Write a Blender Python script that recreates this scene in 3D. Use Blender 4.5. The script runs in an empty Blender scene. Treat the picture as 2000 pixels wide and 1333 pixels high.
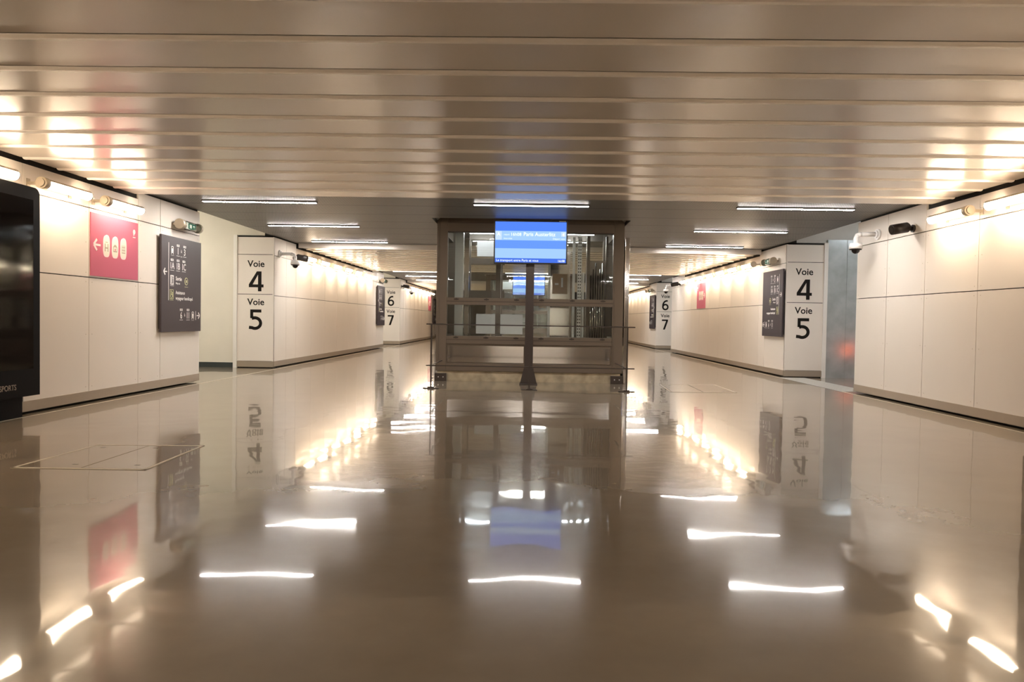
import bpy, bmesh, math, random
from mathutils import Matrix, Vector
random.seed(7)
sc = bpy.context.scene
COL = sc.collection
PER = 16.95            # the underpass repeats with this period

# ------------------------------------------------------------------ materials
def nodes(name):
    m = bpy.data.materials.new(name); m.use_nodes = True
    nt = m.node_tree
    return m, nt, nt.nodes['Principled BSDF']

def mat(name, col, rough=0.5, metal=0.0, spec=0.5, coat=0.0, coat_rough=0.05, noise=0.0, nscale=3.0, bump=0.0, bscale=40.0, aniso=0.0):
    m, nt, b = nodes(name)
    b.inputs['Base Color'].default_value = (*col, 1)
    b.inputs['Roughness'].default_value = rough
    b.inputs['Metallic'].default_value = metal
    b.inputs['Specular IOR Level'].default_value = spec
    b.inputs['Coat Weight'].default_value = coat
    b.inputs['Coat Roughness'].default_value = coat_rough
    b.inputs['Anisotropic'].default_value = aniso
    geo = nt.nodes.new('ShaderNodeNewGeometry')
    if noise:
        n = nt.nodes.new('ShaderNodeTexNoise'); n.inputs['Scale'].default_value = nscale; n.inputs['Detail'].default_value = 4
        nt.links.new(geo.outputs['Position'], n.inputs['Vector'])
        r = nt.nodes.new('ShaderNodeMapRange')
        r.inputs['From Min'].default_value = .3; r.inputs['From Max'].default_value = .7
        r.inputs['To Min'].default_value = 1 - noise; r.inputs['To Max'].default_value = 1 + noise
        nt.links.new(n.outputs['Fac'], r.inputs['Value'])
        v = nt.nodes.new('ShaderNodeVectorMath'); v.operation = 'SCALE'
        v.inputs[0].default_value = col
        nt.links.new(r.outputs['Result'], v.inputs['Scale'])
        nt.links.new(v.outputs['Vector'], b.inputs['Base Color'])
    if bump:
        n = nt.nodes.new('ShaderNodeTexNoise'); n.inputs['Scale'].default_value = bscale; n.inputs['Detail'].default_value = 2
        nt.links.new(geo.outputs['Position'], n.inputs['Vector'])
        bp = nt.nodes.new('ShaderNodeBump'); bp.inputs['Strength'].default_value = 1.0; bp.inputs['Distance'].default_value = bump
        nt.links.new(n.outputs['Fac'], bp.inputs['Height'])
        nt.links.new(bp.outputs['Normal'], b.inputs['Normal'])
        if coat: nt.links.new(bp.outputs['Normal'], b.inputs['Coat Normal'])
    return m

def emit(name, col, strength):
    m = bpy.data.materials.new(name); m.use_nodes = True
    nt = m.node_tree; nt.nodes.clear()
    e = nt.nodes.new('ShaderNodeEmission'); e.inputs['Color'].default_value = (*col, 1); e.inputs['Strength'].default_value = strength
    o = nt.nodes.new('ShaderNodeOutputMaterial'); nt.links.new(e.outputs[0], o.inputs[0])
    return m

def glass(name, tint, refl=0.9):
    m = bpy.data.materials.new(name); m.use_nodes = True
    nt = m.node_tree; nt.nodes.clear()
    t = nt.nodes.new('ShaderNodeBsdfTransparent'); t.inputs['Color'].default_value = (*tint, 1)
    g = nt.nodes.new('ShaderNodeBsdfGlossy'); g.inputs['Roughness'].default_value = 0.02
    f = nt.nodes.new('ShaderNodeFresnel'); f.inputs['IOR'].default_value = 1.5
    mx = nt.nodes.new('ShaderNodeMixShader'); o = nt.nodes.new('ShaderNodeOutputMaterial')
    nt.links.new(f.outputs[0], mx.inputs[0]); nt.links.new(t.outputs[0], mx.inputs[1]); nt.links.new(g.outputs[0], mx.inputs[2])
    nt.links.new(mx.outputs[0], o.inputs[0])
    return m

def floor_material():
    m, nt, b = nodes('polished_concrete')
    geo = nt.nodes.new('ShaderNodeNewGeometry')
    n = nt.nodes.new('ShaderNodeTexNoise'); n.inputs['Scale'].default_value = .9; n.inputs['Detail'].default_value = 7; n.inputs['Roughness'].default_value = .6
    nt.links.new(geo.outputs['Position'], n.inputs['Vector'])
    cr = nt.nodes.new('ShaderNodeValToRGB')
    cr.color_ramp.elements[0].position = .3; cr.color_ramp.elements[0].color = (.185, .150, .108, 1)
    cr.color_ramp.elements[1].position = .72; cr.color_ramp.elements[1].color = (.25, .207, .155, 1)
    nt.links.new(n.outputs['Fac'], cr.inputs['Fac'])
    nt.links.new(cr.outputs['Color'], b.inputs['Base Color'])
    b.inputs['Roughness'].default_value = .17
    b.inputs['Specular IOR Level'].default_value = .045
    b.inputs['Coat Weight'].default_value = .66
    b.inputs['Coat Roughness'].default_value = .03
    b.inputs['Coat IOR'].default_value = 1.5
    # long shallow waves left by the grinding
    n2 = nt.nodes.new('ShaderNodeTexNoise'); n2.inputs['Scale'].default_value = 1.1; n2.inputs['Detail'].default_value = 2
    nt.links.new(geo.outputs['Position'], n2.inputs['Vector'])
    bp = nt.nodes.new('ShaderNodeBump'); bp.inputs['Strength'].default_value = 1; bp.inputs['Distance'].default_value = .0042
    nt.links.new(n2.outputs['Fac'], bp.inputs['Height'])
    nt.links.new(bp.outputs['Normal'], b.inputs['Coat Normal'])
    nt.links.new(bp.outputs['Normal'], b.inputs['Normal'])
    return m

def mesh_ceiling_material():
    m, nt, b = nodes('perforated_metal')
    geo = nt.nodes.new('ShaderNodeNewGeometry')
    sep = nt.nodes.new('ShaderNodeSeparateXYZ'); nt.links.new(geo.outputs['Position'], sep.inputs[0])
    def wave(sock, freq, off=0.0):
        a = nt.nodes.new('ShaderNodeMath'); a.operation = 'MULTIPLY'; a.inputs[1].default_value = 2 * math.pi * freq
        nt.links.new(sock, a.inputs[0])
        s = nt.nodes.new('ShaderNodeMath'); s.operation = 'SINE'; nt.links.new(a.outputs[0], s.inputs[0])
        return s.outputs[0]
    # expanded metal: two families of strands crossing in narrow diamonds
    def family(slope):
        q = nt.nodes.new('ShaderNodeMath'); q.operation = 'MULTIPLY_ADD'; q.inputs[1].default_value = slope
        nt.links.new(sep.outputs['Y'], q.inputs[0]); nt.links.new(sep.outputs['X'], q.inputs[2])
        return wave(q.outputs[0], 40.0)
    mu = nt.nodes.new('ShaderNodeMath'); mu.operation = 'ADD'
    nt.links.new(family(.34), mu.inputs[0]); nt.links.new(family(-.34), mu.inputs[1])
    mr = nt.nodes.new('ShaderNodeMapRange'); mr.inputs['From Min'].default_value = -.5; mr.inputs['From Max'].default_value = 1.1
    nt.links.new(mu.outputs[0], mr.inputs['Value'])
    # joints between the ceiling trays
    def joint(sock, size):
        d = nt.nodes.new('ShaderNodeMath'); d.operation = 'DIVIDE'; d.inputs[1].default_value = size; nt.links.new(sock, d.inputs[0])
        f = nt.nodes.new('ShaderNodeMath'); f.operation = 'FRACT'; nt.links.new(d.outputs[0], f.inputs[0])
        g = nt.nodes.new('ShaderNodeMath'); g.operation = 'GREATER_THAN'; g.inputs[1].default_value = .035 ; nt.links.new(f.outputs[0], g.inputs[0])
        return g.outputs[0]
    j = joint(sep.outputs['Y'], 1.02)
    mm = nt.nodes.new('ShaderNodeMath'); mm.operation = 'MULTIPLY'
    nt.links.new(mr.outputs[0], mm.inputs[0]); nt.links.new(j, mm.inputs[1])
    mix = nt.nodes.new('ShaderNodeMix'); mix.data_type = 'RGBA'
    mix.inputs['A'].default_value = (.006, .006, .006, 1); mix.inputs['B'].default_value = (.36, .345, .32, 1)
    nt.links.new(mm.outputs[0], mix.inputs['Factor'])
    nt.links.new(mix.outputs['Result'], b.inputs['Base Color'])
    b.inputs['Roughness'].default_value = .42; b.inputs['Metallic'].default_value = .25
    return m

M = {}
M['floor'] = floor_material()
M['mesh_ceiling'] = mesh_ceiling_material()
M['cream'] = mat('cream_panel', (.82, .755, .685), .38, spec=.4, noise=.015, nscale=.8)
M['gap'] = mat('dark_gap', (.02, .017, .014), .8)
M['slat'] = mat('glossy_ceiling_slat', (.58, .51, .43), .34, spec=.6, coat=1.0, coat_rough=.20, bump=.0005, bscale=70)
M['slat_joint'] = mat('satin_joint_strip', (.97, .91, .84), .4, spec=.5, coat=.7, coat_rough=.28)
M['taupe'] = mat('taupe_skirting', (.40, .335, .265), .35, metal=.35)
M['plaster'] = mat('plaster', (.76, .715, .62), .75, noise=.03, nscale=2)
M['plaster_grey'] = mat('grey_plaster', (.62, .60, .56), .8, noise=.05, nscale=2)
M['white_trim'] = mat('white_trim', (.85, .82, .77), .4)
M['sheet'] = mat('galvanised_sheet', (.48, .51, .52), .24, metal=.5, noise=.15, nscale=3.5)
M['ply'] = mat('plywood', (.55, .38, .18), .7)
M['steel'] = mat('bronze_painted_steel', (.150, .118, .089), .36, metal=.3, spec=.5)
M['steel_dark'] = mat('dark_steel', (.05, .038, .033), .4, metal=.3)
M['stainless'] = mat('brushed_stainless', (.74, .71, .67), .09, metal=1.0)
M['galv'] = mat('galvanised_rail', (.60, .60, .58), .35, metal=.6)
M['tan_panel'] = mat('tan_panel', (.46, .30, .18), .5)
M['concrete'] = mat('raw_concrete', (.40, .34, .24), .8, noise=.3, nscale=5)
M['glass'] = glass('clear_glass', (.96, .98, .97))
M['screen_black'] = mat('black_plastic', (.008, .008, .010), .3)
M['black_glass'] = mat('black_glass', (.008, .006, .006), .07, spec=.35)
M['black_frame'] = mat('black_frame', (.006, .005, .005), .5, spec=.1)
M['sign'] = mat('charcoal_sign', (.052, .040, .046), .38, spec=.4)
M['sign_edge'] = mat('sign_edge', (.015, .012, .012), .5)
M['white'] = mat('white_print', (.86, .84, .82), .5)
M['olive'] = mat('olive_print', (.62, .62, .34), .5)
M['pink'] = mat('pink_print', (.56, .125, .20), .5, spec=.3)
M['pale_pink'] = mat('pale_pink_print', (.92, .70, .70), .5)
M['ivory'] = mat('ivory_print', (.80, .74, .64), .5)
M['icon_grey'] = mat('icon_grey_print', (.36, .30, .25), .5)
M['ink'] = mat('black_print', (.012, .010, .009), .6, spec=.15)
M['white_plastic'] = mat('white_plastic', (.85, .83, .82), .3, spec=.5)
M['black_plastic'] = mat('camera_black', (.022, .016, .014), .4)
M['cap'] = mat('beige_cap', (.50, .43, .33), .35, metal=.5)
M['clear_tube'] = glass('clear_tube', (.90, .93, .90))
M['green'] = emit('green_pictogram', (.15, .50, .33), .13)
M['hatch'] = mat('hatch_plate', (.28, .235, .18), .25, metal=.3, coat=.6)
M['hatch_edge'] = mat('hatch_edge', (.36, .315, .25), .5, metal=.1)
M['tactile'] = mat('tactile_paving', (.46, .445, .41), .5)
M['joint'] = mat('pale_joint', (.55, .48, .38), .4)
M['dark_skirting'] = mat('dark_skirting', (.035, .045, .045), .5)
M['warm_tube'] = emit('warm_lamp', (1.0, .78, .55), 21.5)
M['cool_line'] = emit('white_lamp', (1.0, .94, .88), 54.0)
M['passage_fill'] = emit('passage_fill_lamp', (1.0, .94, .82), 50.0)  # added fill light for the left stair passages
M['cool_fill'] = emit('cool_fill_lamp', (.90, .96, 1.0), 26.0)  # added fill light for the right passages and the lift shafts
M['orange'] = emit('orange_beacon', (1.0, .13, .02), 6.0)
M['scr_blue'] = emit('screen_blue', (.09, .235, 1.0), 0.414)
M['scr_mid'] = emit('screen_mid', (.14, .32, 1.0), 0.414)
M['scr_light'] = emit('screen_light', (.37, .60, .98), 0.409)
M['scr_bar'] = emit('screen_bar', (.07, .18, .80), 0.392)
M['scr_white'] = emit('screen_white', (.85, .95, 1.0), 0.476)
M['scr_grey'] = emit('screen_grey', (.62, .78, 1.0), 0.392)

# ------------------------------------------------------------------ mesh building
class MB:
    def __init__(s): s.bm = bmesh.new(); s.mats = []
    def mi(s, m):
        if m not in s.mats: s.mats.append(m)
        return s.mats.index(m)
    def box(s, x0, x1, y0, y1, z0, z1, m='cream', bevel=0.0):
        r = bmesh.ops.create_cube(s.bm, size=1)
        vs = r['verts']
        for v in vs:
            v.co = Vector(((x0 + x1) / 2 + v.co.x * (x1 - x0), (y0 + y1) / 2 + v.co.y * (y1 - y0), (z0 + z1) / 2 + v.co.z * (z1 - z0)))
        fs = {f for v in vs for f in v.link_faces}
        i = s.mi(m)
        for f in fs: f.material_index = i
        if bevel:
            es = {e for v in vs for e in v.link_edges}
            r = bmesh.ops.bevel(s.bm, geom=list(es), offset=bevel, segments=2, affect='EDGES', profile=.5)
            for f in r['faces']: f.material_index = i
        return s
    def cyl(s, p0, p1, r0, m, r1=None, seg=16, smooth=True):
        p0 = Vector(p0); p1 = Vector(p1); d = p1 - p0
        rot = d.to_track_quat('Z', 'Y').to_matrix().to_4x4()
        mt = Matrix.Translation((p0 + p1) / 2) @ rot
        r = bmesh.ops.create_cone(s.bm, cap_ends=True, segments=seg, radius1=r0, radius2=r0 if r1 is None else r1, depth=d.length, matrix=mt)
        i = s.mi(m)
        for f in {f for v in r['verts'] for f in v.link_faces}:
            f.material_index = i
            if smooth and len(f.verts) == 4: f.smooth = True
        return s
    def ball(s, c, r, m, sz=1.0, seg=16):
        q = bmesh.ops.create_uvsphere(s.bm, u_segments=seg, v_segments=seg // 2, radius=r, matrix=Matrix.Translation(c) @ Matrix.Diagonal((1, 1, sz, 1)))
        i = s.mi(m)
        for f in {f for v in q['verts'] for f in v.link_faces}: f.material_index = i; f.smooth = True
        return s
    def tube(s, pts, r, m, seg=12):
        for a, b in zip(pts[:-1], pts[1:]): s.cyl(a, b, r, m, seg=seg)
        for p in pts[1:-1]: s.ball(p, r, m, seg=seg)
        return s
    def prism(s, pts, axis, a0, a1, m):
        """extrude a 2-D outline along an axis: 'x' pts=(y,z), 'y' pts=(x,z), 'z' pts=(x,y)"""
        def P(p, a): return {'x': (a, p[0], p[1]), 'y': (p[0], a, p[1]), 'z': (p[0], p[1], a)}[axis]
        A = [s.bm.verts.new(P(p, a0)) for p in pts]; B = [s.bm.verts.new(P(p, a1)) for p in pts]
        fs = [s.bm.faces.new(A), s.bm.faces.new(B[::-1])]
        n = len(pts)
        for k in range(n): fs.append(s.bm.faces.new((A[k], B[k], B[(k + 1) % n], A[(k + 1) % n])))
        i = s.mi(m)
        for f in fs: f.material_index = i
        return s
    def disc(s, x, y, r, z0, z1, m, n=28):
        return s.prism([(x + r * math.cos(2 * math.pi * k / n), y + r * math.sin(2 * math.pi * k / n)) for k in range(n)], 'z', z0, z1, m)
    def text(s, body, size, x, y, m, align='LEFT', depth=.002, z=0.0, bold=0.0, squeeze=1.0):
        cu = bpy.data.curves.new('lettering', 'FONT'); cu.body = body; cu.size = size; cu.align_x = align
        cu.extrude = depth / 2; cu.offset = bold * size; cu.resolution_u = 3
        o = bpy.data.objects.new('lettering', cu); COL.objects.link(o)
        dg = bpy.context.evaluated_depsgraph_get()
        me = bpy.data.meshes.new_from_object(o.evaluated_get(dg))
        me.transform(Matrix.Translation((x, y, z + depth / 2)) @ Matrix.Diagonal((squeeze, 1, 1, 1)))
        n0 = len(s.bm.faces); s.bm.from_mesh(me); s.bm.faces.ensure_lookup_table()
        i = s.mi(m)
        for f in s.bm.faces[n0:]: f.material_index = i
        bpy.data.objects.remove(o); bpy.data.curves.remove(cu); bpy.data.meshes.remove(me)
        return s
    def build(s, name, parent=None, frame=None, kind=None):
        if frame is not None: bmesh.ops.transform(s.bm, matrix=frame, verts=s.bm.verts)
        bmesh.ops.recalc_face_normals(s.bm, faces=s.bm.faces)
        me = bpy.data.meshes.new(name); s.bm.to_mesh(me); s.bm.free()
        for m in s.mats: me.materials.append(M[m])
        o = bpy.data.objects.new(name, me); COL.objects.link(o)
        if parent is not None: o.parent = parent
        if kind: o['kind'] = kind
        return o

def thing(name, label, cat, loc=(0, 0, 0), rz=0.0, group=None):
    o = bpy.data.objects.new(name, None); COL.objects.link(o); o.empty_display_size = .1
    o.location = loc; o.rotation_euler = (0, 0, rz)
    o['label'] = label; o['category'] = cat
    if group: o['group'] = group
    return o

def dup(root, loc, label, rz=None, group=None):
    def rec(o, par):
        c = o.copy(); COL.objects.link(c)
        if par is not None: c.parent = par
        for ch in list(o.children): rec(ch, c)
        return c
    r = rec(root, None); r.location = loc
    if rz is not None: r.rotation_euler = (0, 0, rz)
    r['label'] = label
    if group: r['group'] = group
    return r

ORD = ['first', 'second', 'third', 'fourth', 'fifth', 'sixth', 'seventh', 'eighth', 'ninth', 'tenth']
XW = 5.66             # half width of the hall, at the face of the wall panels
# frames that lay a flat x/y drawing on a wall (x = reading direction, y = up, z = out of the wall)
def frame_left(y, z, off=0.0):   # on the left wall, reading towards the far end
    return Matrix(((0, 0, 1, -XW + off), (1, 0, 0, y), (0, 1, 0, z), (0, 0, 0, 1)))
def frame_right(y, z, off=0.0):  # on the right wall, reading towards the camera
    return Matrix(((0, 0, -1, XW - off), (-1, 0, 0, y), (0, 1, 0, z), (0, 0, 0, 1)))
def frame_front(x, y, z):        # facing the camera
    return Matrix(((1, 0, 0, x), (0, 0, -1, y), (0, 1, 0, z), (0, 0, 0, 1)))

# ------------------------------------------------------------------ setting
Y_BACK, Y_END = -6.0, 66.0
fb = MB(); fb.box(-13, 13, Y_BACK - 1, Y_END, -.12, 0, 'floor'); fb.build('floor', kind='structure')

RELJ_L = [0, .88, 1.63, 2.96, 4.32, 5.68, 7.06, 8.43, 9.73, 10.98, 11.65, 13.05]
RELJ_R = [0, 1.45, 1.95, 3.25, 4.55, 5.85, 7.15, 8.45, 9.75, 11.05, 12.21, 13.3]
G = .006
def wall(side, Y0, first):
    s = -1 if side == 'left' else 1
    J = RELJ_L if side == 'left' else RELJ_R
    def bx(mb, d0, d1, y0, y1, z0, z1, m, **k):   # d = distance behind the panel face
        xs = sorted((s * (XW + d0), s * (XW + d1)))
        mb.box(xs[0], xs[1], y0, y1, z0, z1, m, **k)
    w = MB()
    bx(w, .03, .22, Y0 + .03, Y0 + J[-1] - .01, 0.02, 3.05, 'gap')
    for a, b in zip(J[:-1], J[1:]):
        top = 2.82 if (1.6 <= a and b <= 11.06) else 2.92
        for z0, z1 in ((.15, 1.62), (1.62, 2.515), (2.515, top)):
            lo = z0
            if first and z0 == .15 and a < 8.3: lo = .24
            bx(w, 0, .03, Y0 + a + G, Y0 + b - G, lo + (G if z0 > .2 else 0), z1 - (G if z1 < 2.7 else 0), 'cream')
            if z0 < 2:                              # small fixing screws
                for yy in (a + .07, b - .07):
                    for zz in (z0 + .06, (z0 + z1) / 2, z1 - .06):
                        if zz > lo: w.cyl((s * (XW - .0015), Y0 + yy, zz), (s * XW, Y0 + yy, zz), .006, 'cap', seg=6)
    # finished wall end towards the opening
    bx(w, .0, .24, Y0 + J[-1] - .006, Y0 + J[-1] + .01, .15, 2.92, 'white_trim')
    w.build('wall_' + side, kind='structure')
    b = MB()
    bx(b, -.012, .03, Y0, Y0 + J[-1], .03, .15, 'taupe', bevel=.003)
    if not (first and side == 'left'): pass
    b.build('baseboard_' + side, kind='structure')
    # pillar face with the platform numbers, turned towards the camera
    p = MB()
    def fx(x0, x1, y0, y1, z0, z1, m):
        xs = sorted((s * x0, s * x1)); p.box(xs[0], xs[1], y0, y1, z0, z1, m)
    fx(XW + .03, XW + .84, Y0 + .03, Y0 + .25, .0, 2.95, 'gap')
    for z0, z1 in ((.15, 1.645), (1.645, 2.53), (2.53, 2.92)):
        fx(XW + .0, XW + .82, Y0, Y0 + .03, z0 + G, z1 - G, 'cream')
    fx(XW + .82, XW + .90, Y0 - .03, Y0 + .3, 0, 2.96, 'white_trim')
    fx(XW, XW + .82, Y0 - .01, Y0 + .03, .02, .15, 'taupe')
    p.build('wall_pillar_' + side, kind='structure')

# side openings: the stair passages between one wall and the next pillar
def passage(side, Y0):
    s = -1 if side == 'left' else 1
    y0, y1 = Y0 - PER + (13.06 if side == 'left' else 13.31), Y0
    w = MB()
    def fx(x0, x1, a, b, z0, z1, m):
        xs = sorted((s * x0, s * x1)); w.box(xs[0], xs[1], a, b, z0, z1, m)
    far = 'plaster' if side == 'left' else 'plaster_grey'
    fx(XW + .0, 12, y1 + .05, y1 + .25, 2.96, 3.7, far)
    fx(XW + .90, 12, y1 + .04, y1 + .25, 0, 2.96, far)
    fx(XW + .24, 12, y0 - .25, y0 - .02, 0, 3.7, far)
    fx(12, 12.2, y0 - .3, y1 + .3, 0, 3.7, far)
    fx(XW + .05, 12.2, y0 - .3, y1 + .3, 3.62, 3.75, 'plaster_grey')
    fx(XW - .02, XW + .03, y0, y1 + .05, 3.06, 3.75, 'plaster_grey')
    w.build('wall_passage_' + side, kind='structure')
    if side == 'left':
        b = MB(); b.box(-12, -(XW + .90), y1 + .02, y1 + .04, 0, .11, 'dark_skirting'); b.build('baseboard_passage', kind='structure')

YL, YR = 17.03, 17.0
for k in (-1, 0, 1, 2):
    wall('left', YL + k * PER, k == -1); wall('right', YR + k * PER, k == -1)
    passage('left', YL + k * PER); passage('right', YR + k * PER)

ew = MB(); ew.box(-7, 7, Y_END - 1, Y_END - .8, 0, 3.1, 'cream'); ew.build('wall_far', kind='structure')
bw = MB(); bw.box(-13, -1.65, Y_BACK - .4, Y_BACK - .2, 0, 3.8, 'steel'); bw.box(1.85, 13, Y_BACK - .4, Y_BACK - .2, 0, 3.8, 'steel'); bw.box(-1.65, 1.85, Y_BACK - .4, Y_BACK - .2, 0, 3.8, 'cream'); bw.build('wall_back', kind='structure')
# pale joint lines along the feet of the walls
tr = MB()
for s in (-1, 1):
    xs = sorted((s * (XW - .16), s * (XW - .13))); tr.box(xs[0], xs[1], Y_BACK, 50, 0, .002, 'joint')
tr.build('trim_1', kind='structure')

# ceilings -------------------------------------------------------
ZM, ZS = 2.95, 2.862
def slat_zone(y0, y1):
    n = 15; p = (y1 - y0) / n; mb = MB()
    prof = [(.085, .085), (.085, 0), (p - .008, 0), (p - .003, .003), (p - .003, .085)]
    rib = [(.018, .005), (.020, .000), (.040, -.011), (.048, -.013), (.080, -.013), (.087, -.005), (.087, .005)]   # joint strip: rolled near edge, flat underside
    for i in range(n):
        mb.prism([(y0 + i * p + a, ZS + z) for a, z in prof], 'x', -XW + .06, XW - .06, 'slat')
        mb.prism([(y0 + i * p + a, ZS + z) for a, z in rib], 'x', -XW + .06, XW - .06, 'slat_joint')
    mb.box(-XW - .1, XW + .1, y0 + .03, y1 - .02, ZS + .09, ZS + .14, 'gap')
    mb.box(-XW + .06, XW - .06, y0 - .012, y0, ZS - .03, ZM + .02, 'slat')       # smooth fascia at the near end
    mb.build('ceiling', kind='structure')
S0, S1 = 1.60, 10.86
SL = [(S0, S1), (S0 + PER + .1, S1 + PER), (S0 + 2 * PER + .1, S1 + 2 * PER)]
for a, b in SL: slat_zone(a, b)
HX0, HX1, HY0, HY1 = -1.73, 1.80, 13.65, 16.6
def mesh_zone(y0, y1, hole):
    mb = MB()
    if hole is None: mb.box(-XW - .02, XW + .02, y0, y1, ZM, ZM + .03, 'mesh_ceiling')
    else:
        h0, h1 = hole
        mb.box(-XW - .02, HX0, y0, y1, ZM, ZM + .03, 'mesh_ceiling'); mb.box(HX1, XW + .02, y0, y1, ZM, ZM + .03, 'mesh_ceiling')
        mb.box(HX0, HX1, y0, h0, ZM, ZM + .03, 'mesh_ceiling'); mb.box(HX0, HX1, h1, y1, ZM, ZM + .03, 'mesh_ceiling')
        for q in ((HX0 - .03, HX0, h0 - .03, h1), (HX1, HX1 + .03, h0 - .03, h1), (HX0, HX1, h0 - .03, h0), (HX0, HX1, h1, h1 + .03)): mb.box(*q, ZM + .03, 3.10, 'mesh_ceiling')
        mb.box(HX0 - .02, HX1 + .02, h0 - .02, h1 + .02, 3.10, 3.13, 'steel_dark')  # shallow dark coffer round the lift head
    mb.build('ceiling', kind='structure')
mesh_zone(Y_BACK - .2, S0 - .02, None)
mesh_zone(S1 + .01, SL[1][0] - .02, (HY0, HY1))
mesh_zone(SL[1][1] + .01, SL[2][0] - .02, (HY0 + PER, HY1 + PER))
mesh_zone(SL[2][1] + .01, Y_END, None)

# right passage closed by a galvanised hoarding, tan board at the wall end
hb = MB(); hb.box(XW + .90, 8.6, YR + .0, YR + .03, 0, 3.03, 'sheet')
for k in range(1, 5): hb.box(XW + .9 + k * .42, XW + .915 + k * .42, YR - .012, YR, 0, 3.03, 'sheet')
o = hb.build('hoarding'); o['label'] = 'blue-grey galvanised sheet hoarding closing the opening right of the pillar'; o['category'] = 'hoarding'
pb = MB(); pb.box(XW + .03, XW + .23, 13.33, 13.36, 2.60, 2.93, 'ply')
o = pb.build('plywood_board'); o['label'] = 'small tan plywood board at the top end of the near right wall'; o['category'] = 'board'
t = thing('warning_beacon', 'glowing orange beacon lighting the grey hoarding right of the pillar', 'warning light', (7.78, 15.2, 0))
b = MB(); b.box(-.12, .12, -.12, .12, 0, .06, 'black_plastic', bevel=.01); b.cyl((0, 0, .06), (0, 0, .44), .025, 'black_plastic'); b.build('stand', t)
b = MB(); b.cyl((0, 0, .44), (0, 0, .50), .085, 'black_plastic'); b.ball((0, 0, .56), .085, 'orange', 1.1); b.build('lens', t)

# tactile paving in the right opening
t = thing('tactile_paving', 'pale studded tactile slab on the floor in front of the right opening', 'paving', (5.50, 13.5, 0))
b = MB(); b.box(0, .55, 0, 3.3, 0, .006, 'tactile'); b.build('slab', t)
b = MB()
for i in range(9):
    for j in range(52): b.cyl((.05 + i * .056, .06 + j * .062, .006), (.05 + i * .056, .06 + j * .062, .011), .016, 'tactile', r1=.010, seg=8)
b.build('studs', t)['kind'] = 'stuff'

# ------------------------------------------------------------------ wall tubes
TUBE_L = .93; XT = 5.48
def make_tube(label, loc, rz, group):
    t = thing('tube_lamp', label, 'wall lamp', loc, rz, group)
    # local frame: y along the wall away from the near cap, +x away from the wall
    b = MB(); b.cyl((0, .05, 0), (0, TUBE_L - .04, 0), .055, 'warm_tube', seg=20); b.ball((0, TUBE_L - .04, 0), .055, 'warm_tube', 1.0); b.build('lit_tube', t)
    b = MB()
    for k in range(13):                     # metal reflector hugging the upper back of the tube
        a0, a1 = math.radians(26 + k * 15), math.radians(26 + (k + 1) * 15)
        b.prism([(r_ * math.cos(a), r_ * math.sin(a)) for r_, a in ((.0565, a0), (.059, a0), (.059, a1), (.0565, a1))], 'y', .055, TUBE_L - .03, 'cap')
    b.build('reflector', t)
    b = MB(); b.cyl((0, -.03, 0), (0, .055, 0), .066, 'cap', seg=20); b.cyl((0, -.05, 0), (0, -.03, 0), .048, 'cap', seg=16); b.build('end_cap', t)
    b = MB(); b.cyl((0, TUBE_L - .045, 0), (0, TUBE_L - .03, 0), .062, 'galv', seg=20); b.build('collar', t)
    for yy in (.02, TUBE_L - .12):
        b = MB(); b.box(-.178, -.05, yy - .015, yy + .015, -.015, .015, 'cap'); b.box(-.18, -.172, yy - .03, yy + .03, -.05, .05, 'cap'); b.build('bracket', t)
    return t
T_L = [j + .07 for j in RELJ_L[2:9]]
T_R = [1.85 + 1.305 * k for k in range(7)]
proto = None
NEARL = {6: 'lit tube lamp on the left wall directly above the pink sign', 5: 'lit tube lamp on the left wall beyond the top of the black display case', 4: 'lit tube lamp cut by the left picture edge, above the black display case'}
NEARR = {6: 'lit tube lamp on the near right wall, next to the black bullet camera', 5: 'lit tube lamp on the near right wall, cut by the right picture edge'}
for k in (-1, 0, 1):
    for side in ('left', 'right'):
        for i in range(7):
            rel = (T_L if side == 'left' else T_R)[i]
            y = (YL if side == 'left' else YR) + k * PER + rel
            x = -XT if side == 'left' else XT
            if k == -1:
                lab = (NEARL if side == 'left' else NEARR).get(i, 'lit tube lamp on the near %s wall beside the camera' % side)
                grp = 'tube lamps on the near %s wall' % side
            else:
                wn = ['middle', 'far'][k]; pn = ['voie 4 and 5', 'voie 6 and 7'][k]
                lab = '%s lit tube lamp from the %s pillar along the %s %s wall' % (ORD[i], pn, wn, side)
                grp = 'tube lamps on the %s %s wall' % (wn, side)
            # the right-hand lamps are mirrored by turning them half round, so their near end keeps the cap
            if side == 'left': loc, rz = (x, y, 2.615), 0.0
            else: loc, rz = (x, y, 2.615), 0.0
            if proto is None: proto = make_tube(lab, loc, rz, grp); protoR = None
            elif side == 'left': dup(proto, loc, lab, rz, grp)
            else:
                if protoR is None:
                    protoR = dup(proto, loc, lab, rz, grp)
                    for ch in protoR.children:
                        if ch.name.startswith(('bracket', 'reflector')):
                            ch.data = ch.data.copy(); ch.data.transform(Matrix.Diagonal((-1, 1, 1, 1))); ch.data.flip_normals()
                else: dup(protoR, loc, lab, rz, grp)

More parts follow.
